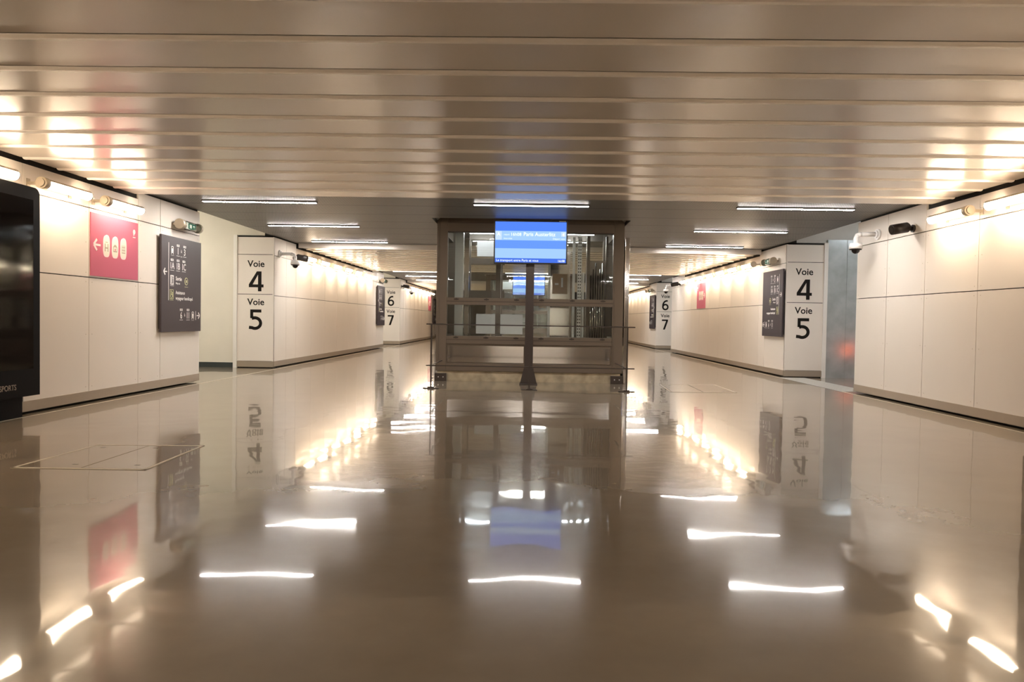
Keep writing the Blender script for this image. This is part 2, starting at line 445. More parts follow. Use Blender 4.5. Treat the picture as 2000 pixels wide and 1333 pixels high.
# ceiling line lamps ------------------------------------------------
def make_line(label, loc, group):
    t = thing('ceiling_lamp', label, 'ceiling lamp', loc, 0, group)
    b = MB(); b.box(-.89, .89, -.036, .036, -.005, .0, 'steel_dark'); b.box(-.90, .90, -.043, -.036, -.021, 0, 'steel_dark'); b.box(-.90, .90, .036, .043, -.021, 0, 'steel_dark'); b.box(-.90, -.885, -.036, .036, -.021, 0, 'steel_dark'); b.box(.885, .90, -.036, .036, -.021, 0, 'steel_dark'); b.build('housing', t)
    b = MB(); b.box(-.884, .884, -.0355, .0355, -.0245, -.005, 'cool_line', bevel=.002); b.build('diffuser', t)
    return t
protoC = None
CX = {'left': -4.20, 'middle': .03, 'right': 4.09}
for k, zone in ((-1, None), (0, 'first'), (1, 'second')):
    for r, yy in enumerate((11.93, 14.97, 18.0)):
        for c, x in CX.items():
            if k == -1 and r == 2: continue                     # no row right over the camera
            y = yy + k * PER
            if c == 'middle' and r == 1 and k >= 0: continue          # the lift head takes its place
            if zone is None: lab = 'white line lamp in the mesh ceiling behind the camera'; grp = 'line lamps behind the camera'
            else:
                grp = 'line lamps in the %s mesh ceiling' % zone
                where = {0: 'nearest row', 1: 'middle row', 2: 'farthest row'}[r]
                lab = '%s white line lamp in the %s of the %s dark mesh ceiling' % (c, where, zone)
            if c == 'middle' and r == 0 and k == 0: lab = 'white line lamp in the dark ceiling right above the blue screen'
            if protoC is None: protoC = make_line(lab, (x, y, ZM), grp)
            else: dup(protoC, (x, y, ZM), lab, None, grp)
# unseen lamps added to brighten the walls of the stair passages
protoP = None
for k in (0, 1):
    for side, s in (('left', -1), ('right', 1)):
        lab = 'added unseen fill batten in the %s stair passage of the %s opening' % (side, ['near', 'far'][k])
        mname = 'passage_fill' if side == 'left' else 'cool_fill'
        t = thing('passage_fill_lamp', lab, 'ceiling lamp', (s * 8.2, 15.1 + k * PER, 3.60), 0, 'added fill battens in the stair passages')
        b = MB(); b.box(-.7, .7, -.08, .08, -.05, 0, 'white_trim'); b.build('housing', t)
        b = MB(); b.box(-.68, .68, -.06, .06, -.09, -.05, mname, bevel=.01); b.build('diffuser', t)

# ------------------------------------------------------------------ platform numbers
def stroke(mb, pts, w, m, fr_h):
    """a constant-width ribbon along a polyline, mitred at its corners"""
    P = [Vector(p) * fr_h for p in pts]; w = w * fr_h / 2; L = []; R = []
    for i, p in enumerate(P):
        d0 = (P[i] - P[i - 1]).normalized() if i else (P[1] - P[0]).normalized()
        d1 = (P[i + 1] - P[i]).normalized() if i < len(P) - 1 else d0
        n0 = Vector((-d0.y, d0.x)); n1 = Vector((-d1.y, d1.x)); n = (n0 + n1).normalized(); q = w / max(.5, n.dot(n0))
        L.append(p + n * q); R.append(p - n * q)
    for a in range(len(P) - 1): mb.prism([L[a], L[a + 1], R[a + 1], R[a]], 'z', 0, .002, m)
def arc(cx, cy, rx, ry, a0, a1, n=18):
    return [(cx + rx * math.cos(math.radians(a0 + (a1 - a0) * k / n)), cy + ry * math.sin(math.radians(a0 + (a1 - a0) * k / n))) for k in range(n + 1)]
def numeral(mb, ch, h):
    m = 'ink'; W = .155
    if ch == '4':
        mb.prism([(.10 * h, 0), (.275 * h, 0), (.275 * h, h), (.10 * h, h)], 'z', 0, .002, m)
        mb.prism([(-.36 * h, .20 * h), (.38 * h, .20 * h), (.38 * h, .345 * h), (-.36 * h, .345 * h)], 'z', 0, .0023, m)
        mb.prism([(-.36 * h, .345 * h), (-.17 * h, .345 * h), (.19 * h, 1.0 * h), (.04 * h, 1.0 * h)], 'z', 0, .0026, m)
    elif ch == '5':
        stroke(mb, [(.28, .925), (-.205, .925), (-.205, .56)], .15, m, h)
        stroke(mb, [(-.20, .545), (-.10, .58)] + arc(-.04, .315, .285, .265, 85, -118, 22) + [(-.34, .10)], W, m, h)
    elif ch == '6':
        stroke(mb, arc(.0, .32, .245, .245, 0, 360, 30), W, m, h)
        stroke(mb, [(.22, .935)] + arc(.12, .40, .365, .53, 85, 190, 20), W, m, h)
    elif ch == '7':
        stroke(mb, [(-.31, .925), (.29, .925)], .15, m, h)
        mb.prism([(.10 * h, .86 * h), (.29 * h, .86 * h), (.0, 0), (-.19 * h, 0)], 'z', 0, .0024, m)
    elif ch == '8':
        stroke(mb, arc(0, .28, .235, .205, 0, 360, 30), W, m, h); stroke(mb, arc(0, .735, .20, .185, 0, 360, 30), W, m, h)
    elif ch == '9':
        stroke(mb, arc(.0, .68, .245, .245, 0, 360, 30), W, m, h)
        stroke(mb, [(-.22, .065)] + arc(-.12, .60, .365, .53, -95, 10, 20), W, m, h)
def platform_number(word, num, x, y, zt, label):
    """black lettering: small word over a big numeral; zt = base line of the word"""
    fr = frame_front(x, y - .0005, zt)
    t = thing('platform_number', label, 'platform number', (0, 0, 0), 0, 'platform numbers on the pillars')
    b = MB(); b.text(word, .205, 0, 0, 'ink', 'CENTER', bold=.016); b.build('word', t, fr)
    b = MB(); numeral(b, num, .445); b.build('numeral', t, fr @ Matrix.Translation((.0, -.545, 0)))
for k in (0, 1, 2):
    for side, s in (('left', -1), ('right', 1)):
        y = (YL if side == 'left' else YR) + k * PER
        for n, zt in ((0, 2.255), (1, 1.405)):
            num = str(4 + 2 * k + n)
            platform_number('Voie', num, s * (XW + .40) , y, zt,
                            'black Voie %s lettering on the %s cream pillar' % (num, side))

# ------------------------------------------------------------------ direction signs
SW, SH = 1.42, 1.50
def arrow(mb, x, y, s, d, m='white'):
    """d=-1 points left, +1 right"""
    t = .018 * s / .1
    mb.box(min(x - d * s * .55, x + d * s * .45), max(x - d * s * .55, x + d * s * .45), y - t / 2, y + t / 2, 0, .003, m)
    tip = x + d * s * .5
    for q in (-1, 1):
        a = (tip, y); b_ = (tip - d * s * .48, y + q * s * .48)
        nx, ny = (b_[1] - a[1]), -(b_[0] - a[0]); L = math.hypot(nx, ny); nx, ny = nx / L * t * .6, ny / L * t * .6
        mb.prism([(a[0] + nx, a[1] + ny), (b_[0] + nx, b_[1] + ny), (b_[0] - nx, b_[1] - ny), (a[0] - nx, a[1] - ny)], 'z', 0, .003, m)
def train(mb, x, y, h):
    w = h * .52; z1 = .003
    mb.prism([(x - w * .5, y - h * .30), (x + w * .5, y - h * .30), (x + w * .5, y + h * .18), (x + w * .32, y + h * .22), (x - w * .32, y + h * .22), (x - w * .5, y + h * .18)], 'z', 0, z1, 'white')
    mb.box(x - w * .36, x + w * .36, y + h * .40, y + h * .48, 0, z1, 'white'); mb.box(x - w * .5, x - w * .36, y + h * .22, y + h * .42, 0, z1, 'white'); mb.box(x + w * .36, x + w * .5, y + h * .22, y + h * .42, 0, z1, 'white')
    for q in (-1, 1): mb.prism([(x + q * w * .30, y - h * .32), (x + q * w * .42, y - h * .32), (x + q * w * .62, y - h * .46), (x + q * w * .46, y - h * .46)], 'z', 0, z1, 'white')
    mb.box(x - w * .30, x + w * .30, y - h * .16, y - h * .13, .003, .004, 'sign')
    mb.box(x - w * .68, x + w * .68, y - h * .60, y - h * .575, 0, z1, 'white')
def number(t, fr, x, y, body, w):
    b = MB()
    b.box(x - .045, x + .045, y + .088, y + .122, 0, .003, 'white'); b.text('VOIE', .032, x, y + .094, 'sign', 'CENTER', z=.003, depth=.001)
    b.text(body, .150, x, y - .035, 'white', 'CENTER', bold=.006, squeeze=.86)
    b.box(x - w / 2, x + w / 2, y - .062, y - .056, 0, .003, 'white')
    b.build('platform_list_number', t, fr)
def direction_sign(side, yc, label):
    L = side == 'left'
    fr = (frame_left if L else frame_right)(yc, 1.635, .07)
    X = (lambda u: (u - .5) * SW) if L else (lambda u: (.5 - u) * SW)   # mirrored order on the right wall
    Y = lambda v: (.5 - v) * SH
    d = 1 if L else -1
    t = thing('direction_sign', label, 'sign', (0, 0, 0), 0, 'charcoal direction signs')
    b = MB(); b.box(-SW / 2, SW / 2, -SH / 2, SH / 2, -.035, 0, 'sign', bevel=.004); b.box(-SW / 2 + .05, SW / 2 - .05, -SH / 2 + .05, SH / 2 - .05, -.068, -.035, 'sign_edge'); b.build('board', t, fr)
    b = MB(); arrow(b, X(.085), Y(.375), .105, -d); b.build('arrow', t, fr)
    b = MB(); arrow(b, X(.925), Y(.825), .105, d); b.build('arrow', t, fr)
    b = MB(); b.box(X(.163) - .005, X(.163) + .005, Y(.67), Y(.07), 0, .003, 'white'); b.build('divider_line', t, fr)
    b = MB(); b.box(X(.855) - .004, X(.855) + .004, Y(.875), Y(.775), 0, .003, 'white'); b.build('divider_line', t, fr)
    b = MB(); train(b, X(.25), Y(.145), .135); b.build('train_pictogram', t, fr)
    b = MB(); train(b, X(.775), Y(.825), .135); b.build('train_pictogram', t, fr)
    lo, hi = (.39, .555) if L else (.555, .39)
    number(t, fr, X(lo), Y(.155), '1', .11); number(t, fr, X(hi), Y(.155), '3', .11)
    b = MB(); b.text('à', .075, X((lo + hi) / 2), Y(.155), 'white', 'CENTER'); b.box(X(.4725) - .03, X(.4725) + .03, Y(.20), Y(.196), 0, .003, 'white'); b.build('small_word', t, fr)
    us = (.245, .39, .535); us = us if L else us[::-1]
    for u, s_ in zip(us, ('1A', '1B', '1C')): number(t, fr, X(u), Y(.315), s_, .13)
    lo, hi = (.475, .65) if L else (.65, .475)
    number(t, fr, X(lo), Y(.835), '6', .11); number(t, fr, X(hi), Y(.835), '11', .12)
    b = MB(); b.text('à', .075, X((lo + hi) / 2), Y(.835), 'white', 'CENTER'); b.build('small_word', t, fr)
    # way out
    b = MB(); x0 = X(.245); y0 = Y(.455)
    b.box(x0 - .055, x0 + .055, y0 - .075, y0 + .075, 0, .003, 'white'); b.box(x0 - .045, x0 + .005, y0 - .06, y0 + .06, .003, .004, 'sign')
    b.prism([(x0 - .045, y0 - .06), (x0 - .02, y0 - .045), (x0 - .02, y0 + .05), (x0 - .045, y0 + .06)], 'z', .004, .005, 'white')
    b.box(x0 + .018, x0 + .036, y0 - .055, y0 + .025, .003, .004, 'sign'); b.disc(x0 + .027, y0 + .042, .011, .003, .0045, 'sign', 12)
    b.box(x0 - .06, x0 + .06, y0 - .095, y0 - .089, 0, .003, 'white'); b.build('exit_pictogram', t, fr)
    al = 'LEFT' if L else 'RIGHT'
    b = MB(); b.text('Sortie', .088, X(.335), Y(.455), 'white', al, bold=.008); b.text('Way out', .042, X(.335), Y(.495), 'white', al); b.build('exit_text', t, fr)
    b = MB(); x0 = X(.60)
    b.disc(x0, y0, .062, 0, .003, 'olive'); b.disc(x0, y0, .050, .003, .0045, 'sign')
    b.text('M', .075, x0, y0 - .027, 'olive', 'CENTER', z=.0045, bold=.01); b.box(x0 - .06, x0 + .06, y0 - .095, y0 - .089, 0, .003, 'olive'); b.build('metro_symbol', t, fr)
    # assistance
    b = MB(); x0 = X(.235); y0 = Y(.605)
    for q in ((-.06, .06, -.075, -.067), (-.06, .06, .067, .075), (-.06, -.053, -.075, .075), (.053, .06, -.075, .075)): b.box(x0 + q[0], x0 + q[1], y0 + q[2], y0 + q[3], 0, .003, 'olive')
    b.disc(x0 - .015, y0 + .045, .013, 0, .003, 'olive', 12); b.box(x0 - .025, x0 - .007, y0 - .02, y0 + .03, 0, .003, 'olive')
    b.disc(x0 - .005, y0 - .03, .030, 0, .003, 'olive'); b.disc(x0 - .005, y0 - .03, .021, .003, .0045, 'sign')
    b.box(x0 + .02, x0 + .04, y0 - .05, y0 + .04, 0, .003, 'olive'); b.box(x0 - .06, x0 + .06, y0 - .095, y0 - .089, 0, .003, 'olive'); b.build('assistance_pictogram', t, fr)
    b = MB(); b.text('Assistance', .078, X(.335), Y(.600), 'white', al, bold=.006); b.text('voyageur handicapé', .078, X(.335), Y(.660), 'white', al, bold=.006); b.build('assistance_text', t, fr)
    return t
sl = direction_sign('left', 12.335, 'large charcoal direction sign on the near left wall, right of the pink sign')
dup(sl, (0, PER, 0), 'charcoal direction sign far down the left wall beside the Voie 6 lettering')
dup(sl, (0, 2 * PER, 0), 'charcoal direction sign on the farthest left wall, mostly hidden by the lift')
sr = direction_sign('right', 17.70, 'charcoal direction sign on the right wall beside the Voie 4 lettering')
dup(sr, (0, PER, 0), 'charcoal direction sign far down the right wall beside the Voie 6 lettering')

# ------------------------------------------------------------------ pink signs
def pink_sign(side, yc, label):
    L = side == 'left'; fr = (frame_left if L else frame_right)(yc, 2.055, .012); d = -1 if L else 1
    W, H = 1.20, .82
    t = thing('services_sign', label, 'sign', (0, 0, 0), 0, 'pink services signs')
    b = MB(); b.box(-W / 2, W / 2, -H / 2, H / 2, -.012, 0, 'pink'); b.build('board', t, fr)
    m = 1 if L else -1
    b = MB(); arrow(b, m * (-.46), .0, .15, -m, 'pale_pink'); b.build('arrow', t, fr)
    def blob(x, y, w, h, mname, z0, z1, mb):
        pts = []
        for k in range(28):
            a = 2 * math.pi * k / 28; c, s_ = math.cos(a), math.sin(a)
            px = abs(c) ** .62 * (1 if c >= 0 else -1) * w / 2; py = abs(s_) ** .62 * (1 if s_ >= 0 else -1) * h / 2
            if px < 0 and py > 0: px *= .93; py *= .93
            pts.append((x + px, y + py))
        mb.prism(pts, 'z', z0, z1, mname)
    for i in range(3):
        x = m * (-.235 + .215 * i); y = .005
        b = MB(); blob(x, y, .17, .30, 'pale_pink', 0, .002, b); blob(x, y, .135, .265, 'ivory', .002, .003, b)
        if i == 0:
            for q in (-1, 1): b.box(x + q * .034 - .009, x + q * .034 + .009, y - .075, y + .03, .003, .004, 'icon_grey')
            b.box(x - .04, x + .04, y - .035, y - .018, .003, .004, 'icon_grey'); b.box(x - .03, x + .03, y + .045, y + .055, .003, .004, 'icon_grey')
        elif i == 1:
            b.box(x - .05, x + .05, y - .065, y - .05, .003, .004, 'icon_grey'); b.box(x - .05, x - .035, y - .065, y + .0, .003, .004, 'icon_grey'); b.box(x + .035, x + .05, y - .065, y + .0, .003, .004, 'icon_grey')
            b.prism([(x - .055, y), (x + .055, y), (x + .02, y + .035), (x - .02, y + .035)], 'z', .003, .004, 'icon_grey'); b.box(x - .012, x + .012, y - .05, y - .015, .003, .004, 'pink')
        else:
            for q in range(3): b.box(x - .045, x + .045, y - .065 + q * .04, y - .055 + q * .04, .003, .004, 'icon_grey')
            for q in (-1, 0, 1): b.box(x + q * .036 - .005, x + q * .036 + .005, y - .065, y + .05, .003, .004, 'icon_grey')
        b.build('pictogram', t, fr)
    b = MB(); x = m * .49; y = .275
    b.disc(x, y, .033, 0, .002, 'pale_pink', 20); b.prism([(x - .03, y - .02), (x + .02, y - .02), (x - .012, y - .06)], 'z', 0, .002, 'pale_pink'); b.box(x - .035, x + .035, y - .085, y - .073, 0, .002, 'pale_pink'); b.build('emblem', t, fr)
    return t
pl = pink_sign('left', 10.43, 'pink services sign with an arrow and three white pictograms on the near left wall')
dup(pl, (0, 2 * PER, 0), 'small distant pink sign at the far end of the left wall')
pink_sign('right', 25.2, 'distant pink services sign on the middle right wall')

# ------------------------------------------------------------------ display cases
def display_case(s, label, text):
    t = thing('display_case', label, 'display case', (0, 0, 0), 0, 'black advertising cases on the near walls')
    x0, x1 = s * (XW - .02), s * (XW - .20)
    y0, y1, z0, z1, r = 6.6, 8.50, .235, 2.53, .16
    def out(i, rr):
        pts = [(y0 + i, z0 + i), (y1 - i, z0 + i)]
        for k in range(7):
            a = math.pi / 2 * k / 6; pts.append((y1 - i - rr * (1 - math.cos(a)) * .55, z1 - i - rr * (1 - math.sin(a)) * .5))
        for k in range(7):
            a = math.pi / 2 * k / 6; pts.append((y0 + i + rr * (1 - math.sin(a)) * .55, z1 - i - rr * (1 - math.cos(a)) * .5))
        return pts
    b = MB(); b.prism(out(0, r), 'x', min(x0, x1), max(x0, x1), 'black_frame'); b.build('cabinet', t)
    b = MB(); xa, xb = s * (XW - .20), s * (XW - .206)
    b.prism([(y0 + .12, z0 + .30), (y1 - .12, z0 + .30), (y1 - .12, z1 - .14), (y0 + .12, z1 - .14)], 'x', min(xa, xb), max(xa, xb), 'black_glass'); b.build('glass_front', t)
    b = MB(); xs = sorted((s * (XW - .02), s * (XW - .10))); b.box(xs[0], xs[1], y0 + .1, y1 - .15, 0, z0, 'black_frame'); b.build('base', t)
    if text:
        b = MB(); b.text(text, .085, 0, 0, 'icon_grey', 'RIGHT', squeeze=.9)
        b.build('lettering', t, frame_left(8.10, z0 + .085, .201))
    return t
display_case(-1, 'tall black glazed advertising case lettered SPORTS on the near left wall', 'TRANSPORTS')
display_case(1, 'black advertising case just cut by the right picture edge', None)

# ------------------------------------------------------------------ cameras and exit lights
def dome_camera(side, label, loc):
    s = 1 if side == 'left' else -1       # direction away from the wall
    t = thing('dome_camera', label, 'security camera', loc, 0, 'white dome cameras')
    b = MB(); b.cyl((0, 0, 0), (s * .035, 0, 0), .085, 'white_plastic', seg=20); b.cyl((s * .035, 0, 0), (s * .06, 0, 0), .06, 'white_plastic', seg=20); b.build('wall_plate', t)
    b = MB(); b.tube([(s * .05, 0, 0), (s * .28, 0, .0), (s * .345, 0, -.02), (s * .365, 0, -.07), (s * .365, 0, -.16)], .036, 'white_plastic'); b.build('arm', t)
    b = MB(); b.cyl((s * .365, 0, -.24), (s * .365, 0, -.15), .105, 'white_plastic', r1=.092, seg=24); b.build('housing', t)
    b = MB(); b.cyl((s * .365, 0, -.256), (s * .365, 0, -.24), .092, 'black_plastic', seg=24); b.ball((s * .365, 0, -.256), .066, 'black_glass', 1.0); b.build('dome', t)
    return t
dr = dome_camera('right', 'white dome camera on a bent arm at the end of the near right wall', (XW, 12.58, 2.64))
dup(dr, (XW, 29.6, 2.60), 'distant white dome camera on the right wall before the Voie 6 lettering')
dl = dome_camera('left', 'white dome camera on a bent arm right of the left Voie 4 lettering', (-XW, YL + .36, 2.58))
dup(dl, (-XW, YL + PER + .95, 2.58), 'distant white dome camera on the left wall past the Voie 6 lettering')
def bullet_camera(side, label, loc):
    s = 1 if side == 'left' else -1
    t = thing('bullet_camera', label, 'security camera', loc, 0, 'black bullet cameras')
    b = MB(); b.cyl((0, 0, 0), (s * .03, 0, 0), .055, 'black_plastic', seg=18); b.cyl((s * .03, 0, 0), (s * .12, 0, .0), .032, 'black_plastic', seg=14); b.build('mount', t)
    b = MB(); b.cyl((s * .10, 0, .015), (s * .34, -.03, -.03), .075, 'black_plastic', seg=20); b.cyl((s * .07, .004, .02), (s * .10, 0, .015), .05, 'black_plastic', r1=.075, seg=20); b.build('body', t)
    b = MB(); b.cyl((s * .34, -.03, -.03), (s * .345, -.0306, -.031), .062, 'black_glass', seg=20); b.build('lens', t)
    return t
br = bullet_camera('right', 'black bullet camera on the near right wall between dome camera and tube lamp', (XW, 11.45, 2.60))
dup(br, (XW, YR + 11.7, 2.60), 'distant black bullet camera on the right wall at the end of the tube lamps')
bl = bullet_camera('left', 'black bullet camera on the left wall beside the first middle tube lamp', (-XW, YL + 1.42, 2.58))
dup(bl, (-XW, YL + PER + .35, 2.60), 'distant black bullet camera on the left wall just right of the Voie 6 pillar')
def exit_light(side, label, loc):
    s = 1 if side == 'left' else -1
    t = thing('exit_light', label, 'emergency light', loc, 0, 'green emergency exit tubes')
    b = MB(); b.cyl((s * .13, .08, 0), (s * .13, .66, 0), .072, 'clear_tube', seg=22); b.build('clear_tube', t)
    for y0, y1 in ((-.02, .09), (.64, .70)):
        b = MB(); b.cyl((s * .13, y0, 0), (s * .13, y1, 0), .08, 'cap', seg=22); b.build('end_cap', t)
    b = MB(); b.box(min(s * .128, s * .136), max(s * .128, s * .136), .12, .60, -.055, .055, 'white_plastic'); b.build('inner_plate', t)
    b = MB(); xs = sorted((s * .136, s * .139))
    b.box(xs[0], xs[1], .30, .58, -.045, .045, 'green'); xw = sorted((s * .139, s * .141)); b.box(xw[0], xw[1], .34, .42, -.03, .03, 'white_plastic'); b.box(xw[0], xw[1], .47, .54, -.012, .012, 'white_plastic'); b.build('pictogram', t)
    for yy in (.04, .67):
        b = MB(); xs = sorted((0, s * .07)); b.box(xs[0], xs[1], yy - .015, yy + .015, -.015, .015, 'cap'); b.build('bracket', t)
    return t
el = exit_light('left', 'clear tube emergency exit light above the near left charcoal sign', (-XW, 12.10, 2.60))
dup(el, (-XW, 12.20 + PER, 2.60), 'clear tube emergency exit light above the distant left charcoal sign')
er = exit_light('right', 'clear tube emergency exit light above the right charcoal sign beside Voie 4', (XW, 17.50, 2.60))
dup(er, (XW, 17.50 + PER, 2.60), 'clear tube emergency exit light above the distant right charcoal sign')

# ------------------------------------------------------------------ lift
def make_lift(label, loc):
    t = thing('elevator_shaft', label, 'elevator', loc, 0, 'glazed lifts in the middle of the hall')
    X0, X1, D = -1.71, 1.78, 2.1          # local y from 0 (front) to D
    W = .22
    def part(name, f, par=t):
        b = MB(); f(b); return b.build(name, par)
    for x in (X0, X1 - .20):
        part('corner_post', lambda b: (b.box(x, x + .20, 0, .16, .19, 3.05, 'steel', bevel=.006), b.box(x + .03, x + .05, -.012, 0, .2, 3.0, 'steel')))
        part('corner_post', lambda b: b.box(x, x + .20, D - .16, D, .0, 3.05, 'steel', bevel=.006))
    for x in (X0 - .01, X1 - .02): part('corner_cap', lambda b: b.prism([(x - .04, 3.05), (x + .07, 3.05), (x + .015, 3.0)], 'y', -.03, .0, 'galv'))
    part('head_beam', lambda b: (b.box(X0 + .20, X1 - .20, 0.01, .15, 2.785, 3.05, 'steel'), b.box(X0 + .20, X1 - .20, -.002, .02, 2.785, 2.80, 'steel_dark'), b.box(X0 + .2, X1 - .2, -.002, .01, 2.955, 2.962, 'steel_dark')))
    part('head_beam', lambda b: b.box(X0 + .20, X1 - .20, D - .15, D, 2.85, 3.05, 'steel'))
    part('middle_beam', lambda b: (b.box(X0 + .20, X1 - .20, -.01, .13, 1.43, 1.565, 'steel', bevel=.004), b.box(X0 + .2, X1 - .2, -.014, -.008, 1.49, 1.50, 'steel_dark')))
    part('lower_beam', lambda b: (b.box(X0 + .20, X1 - .20, -.01, .13, .70, .85, 'steel', bevel=.004), b.box(X0 + .2, X1 - .2, -.014, -.008, .775, .782, 'steel_dark')))
    part('bottom_beam', lambda b: (b.box(X0 + .20, X1 - .20, -.01, .15, .19, .335, 'steel', bevel=.004), b.box(X0 + .2, X1 - .2, -.014, -.008, .28, .286, 'steel_dark')))
    part('side_beam', lambda b: b.box(X0, X0 + .12, .16, D - .16, .70, .85, 'steel')); part('side_beam', lambda b: b.box(X1 - .12, X1, .16, D - .16, .70, .85, 'steel'))
    part('side_beam', lambda b: b.box(X0, X0 + .12, .16, D - .16, 2.785, 3.05, 'steel')); part('side_beam', lambda b: b.box(X1 - .12, X1, .16, D - .16, 2.785, 3.05, 'steel'))
    part('mullion', lambda b: b.box(-.03, .08, 0.0, .12, .335, 2.785, 'steel'))
    # front panes, clips, lower stainless panels
    for a, c in ((X0 + .20, -.03), (.08, X1 - .20)):
        for z0, z1 in ((.85, 1.43), (1.565, 2.785)):
            p = part('glass_pane', lambda b: b.box(a + .004, c - .004, .045, .057, z0, z1, 'glass'))
            for f in (.12, .5, .88):
                part('pane_clip', lambda b: (b.cyl((a + (c - a) * f, -.016, z0 - .03), (a + (c - a) * f, -.01, z0 - .03), .022, 'steel_dark', seg=12), b.box(a + (c - a) * f - .045, a + (c - a) * f + .045, -.02, -.012, z0 - .045, z0 - .02, 'steel_dark')), p)
        part('base_panel', lambda b: (b.box(a + .0, c - .0, .02, .06, .335, .70, 'steel'), b.box(a + .03, c - .03, .005, .02, .355, .665, 'stainless')))
    # rear glazing with its landing door
    for a, c in ((X0 + .20, -.62), (-.54, .62), (.70, X1 - .20)):
        part('rear_pane', lambda b: b.box(a, c, D - .06, D - .05, .2, 2.85, 'glass'))
    for x in (-1.30, -.62, .62): part('rear_mullion', lambda b: b.box(x, x + .08, D - .12, D - .02, .0, 2.85, 'steel'))
    for z0, z1 in ((2.33, 2.47), (1.62, 1.78), (.85, .98)): part('rear_beam', lambda b: b.box(X0 + .2, -.5, D - .10, D - .02, z0, z1, 'steel'))
    part('rear_panel', lambda b: b.box(X0 + .62, -.55, D - .14, D - .10, 2.50, 2.82, 'white_plastic'))
    for x in (X0, X1 - .012):
        part('side_pane', lambda b: b.box(x, x + .012, .16, D - .16, .85, 2.785, 'glass'))
    # shaft equipment
    part('guide_post', lambda b: (b.box(-1.42, -1.26, .55, .70, .1, 2.95, 'galv'), b.box(-1.24, -1.15, .62, .66, .1, 2.9, 'stainless')))
    part('guide_post', lambda b: b.box(-.64, -.54, .9, 1.05, .1, 2.95, 'steel'))
    part('operating_panel', lambda b: (b.box(.44, .84, 1.10, 1.18, .1, 2.55, 'stainless'), b.box(.40, .45, 1.08, 1.2, .1, 2.6, 'galv'), b.text('-1', .16, 0, 0, 'white', 'CENTER', bold=.02) if False else None))
    b = MB(); b.box(-.15, .15, -.28, .12, -.01, 0, 'tan_panel'); b.text('-1', .26, 0, -.14, 'white', 'CENTER', bold=.02); b.build('floor_marking', t, frame_front(.64, 1.095, 1.98))
    def strut(b):
        b.box(.95, 1.03, .50, .53, .15, 2.78, 'galv')
        for k in range(42):
            for dx in (.012, .048): b.box(.95 + dx, .95 + dx + .018, .494, .50, .2 + k * .061, .228 + k * .061, 'steel_dark')
    part('perforated_strut', strut)
    part('guide_rail', lambda b: (b.box(.86, .91, .60, .66, .1, 2.78, 'galv'), b.box(1.05, 1.09, .58, .62, .1, 2.1, 'galv')))
    part('counterweight_frame', lambda b: (b.box(1.13, 1.19, .55, .75, .1, 2.80, 'steel'), b.box(1.50, 1.54, .55, .75, .1, 2.80, 'steel'), b.box(1.13, 1.54, .80, .82, .1, 2.35, 'taupe')))
    for i, x in enumerate((1.22, 1.265, 1.31, 1.355, 1.40, 1.445)):
        part('pipe', lambda b: b.cyl((x, .62, .1), (x, .62, 2.05 + .12 * (i % 3)), .014, 'stainless', seg=10))
    for x in (-.95, 1.02):  # lamps added at the shaft head to brighten the lift interior
        f = part('shaft_fill_lamp', lambda b: b.box(x - .32, x + .32, 1.2, 1.3, 2.94, 3.0, 'galv'))
        part('fill_lamp_tube', lambda b: b.cyl((x - .3, 1.25, 2.92), (x + .3, 1.25, 2.92), .02, 'cool_fill', seg=10), f)
    # cabin floor and pit edge seen through the low panes
    part('pit_floor', lambda b: b.box(X0 + .2, X1 - .2, .16, D - .16, .10, .14, 'steel_dark'))
    part('sill_plate', lambda b: b.box(X0 + .62, -.1, D - .14, D - .10, .86, 1.28, 'white_plastic'))
    # side door surround on the right
    part('door_surround', lambda b: b.box(1.80, 1.885, .02, 1.7, 0, 2.72, 'stainless', bevel=.005))
    # feet
    part('plinth', lambda b: b.box(X0 + .03, X1 - .03, .03, D, 0, .19, 'concrete'))
    for x in (X0 + .0, X1 - .20):
        f = part('foot_bracket', lambda b: b.box(x - .01, x + .21, -.03, .03, .0, .145, 'steel_dark', bevel=.004))
        for dx in (.06, .15): part('bolt', lambda b: b.cyl((x + dx, -.04, .075), (x + dx, -.03, .075), .012, 'galv', seg=8), f)
    return t
lift = make_lift('bronze steel and glass lift shaft behind the blue screen in mid hall', (0, 14.35, 0))
dup(lift, (0, 14.35 + PER, 0), 'distant second lift shaft seen through the glass of the first lift')

# guard rail round the lift front
def make_rail(label, loc):
    t = thing('guard_rail', label, 'railing', loc, 0, 'thin guard rails round the lifts')
    for x in (-1.585, .05, 1.655):
        p = MB(); p.box(x - .012, x + .012, -.02, .02, 0, 1.06, 'steel_dark'); p = p.build('post', t)
        q = MB(); q.box(x - .13, x + .13, -.05, .05, 0, .012, 'steel_dark', bevel=.003); q.box(x - .05, x + .05, -.03, .03, .012, .03, 'steel_dark'); q.build('base_plate', p)
    b = MB(); b.box(-1.67, 1.78, -.012, .012, 1.06, 1.078, 'steel_dark'); b.build('top_rail', t)
    b = MB(); b.box(-1.67, 1.78, -.012, .012, .375, .392, 'steel_dark'); b.build('bottom_rail', t)
    for x in (-1.585, 1.655):
        b = MB(); b.box(x - .01, x + .01, .012, 1.60, .378, .390, 'steel_dark'); b.box(x - .01, x + .01, .012, 1.60, 1.062, 1.076, 'steel_dark'); b.build('side_rail', t)
    return t
rl = make_rail('thin dark guard rail with three posts standing in front of the nearest lift', (0, 12.70, 0))
dup(rl, (0, 12.70 + PER, 0), 'distant thin guard rail in front of the second lift')

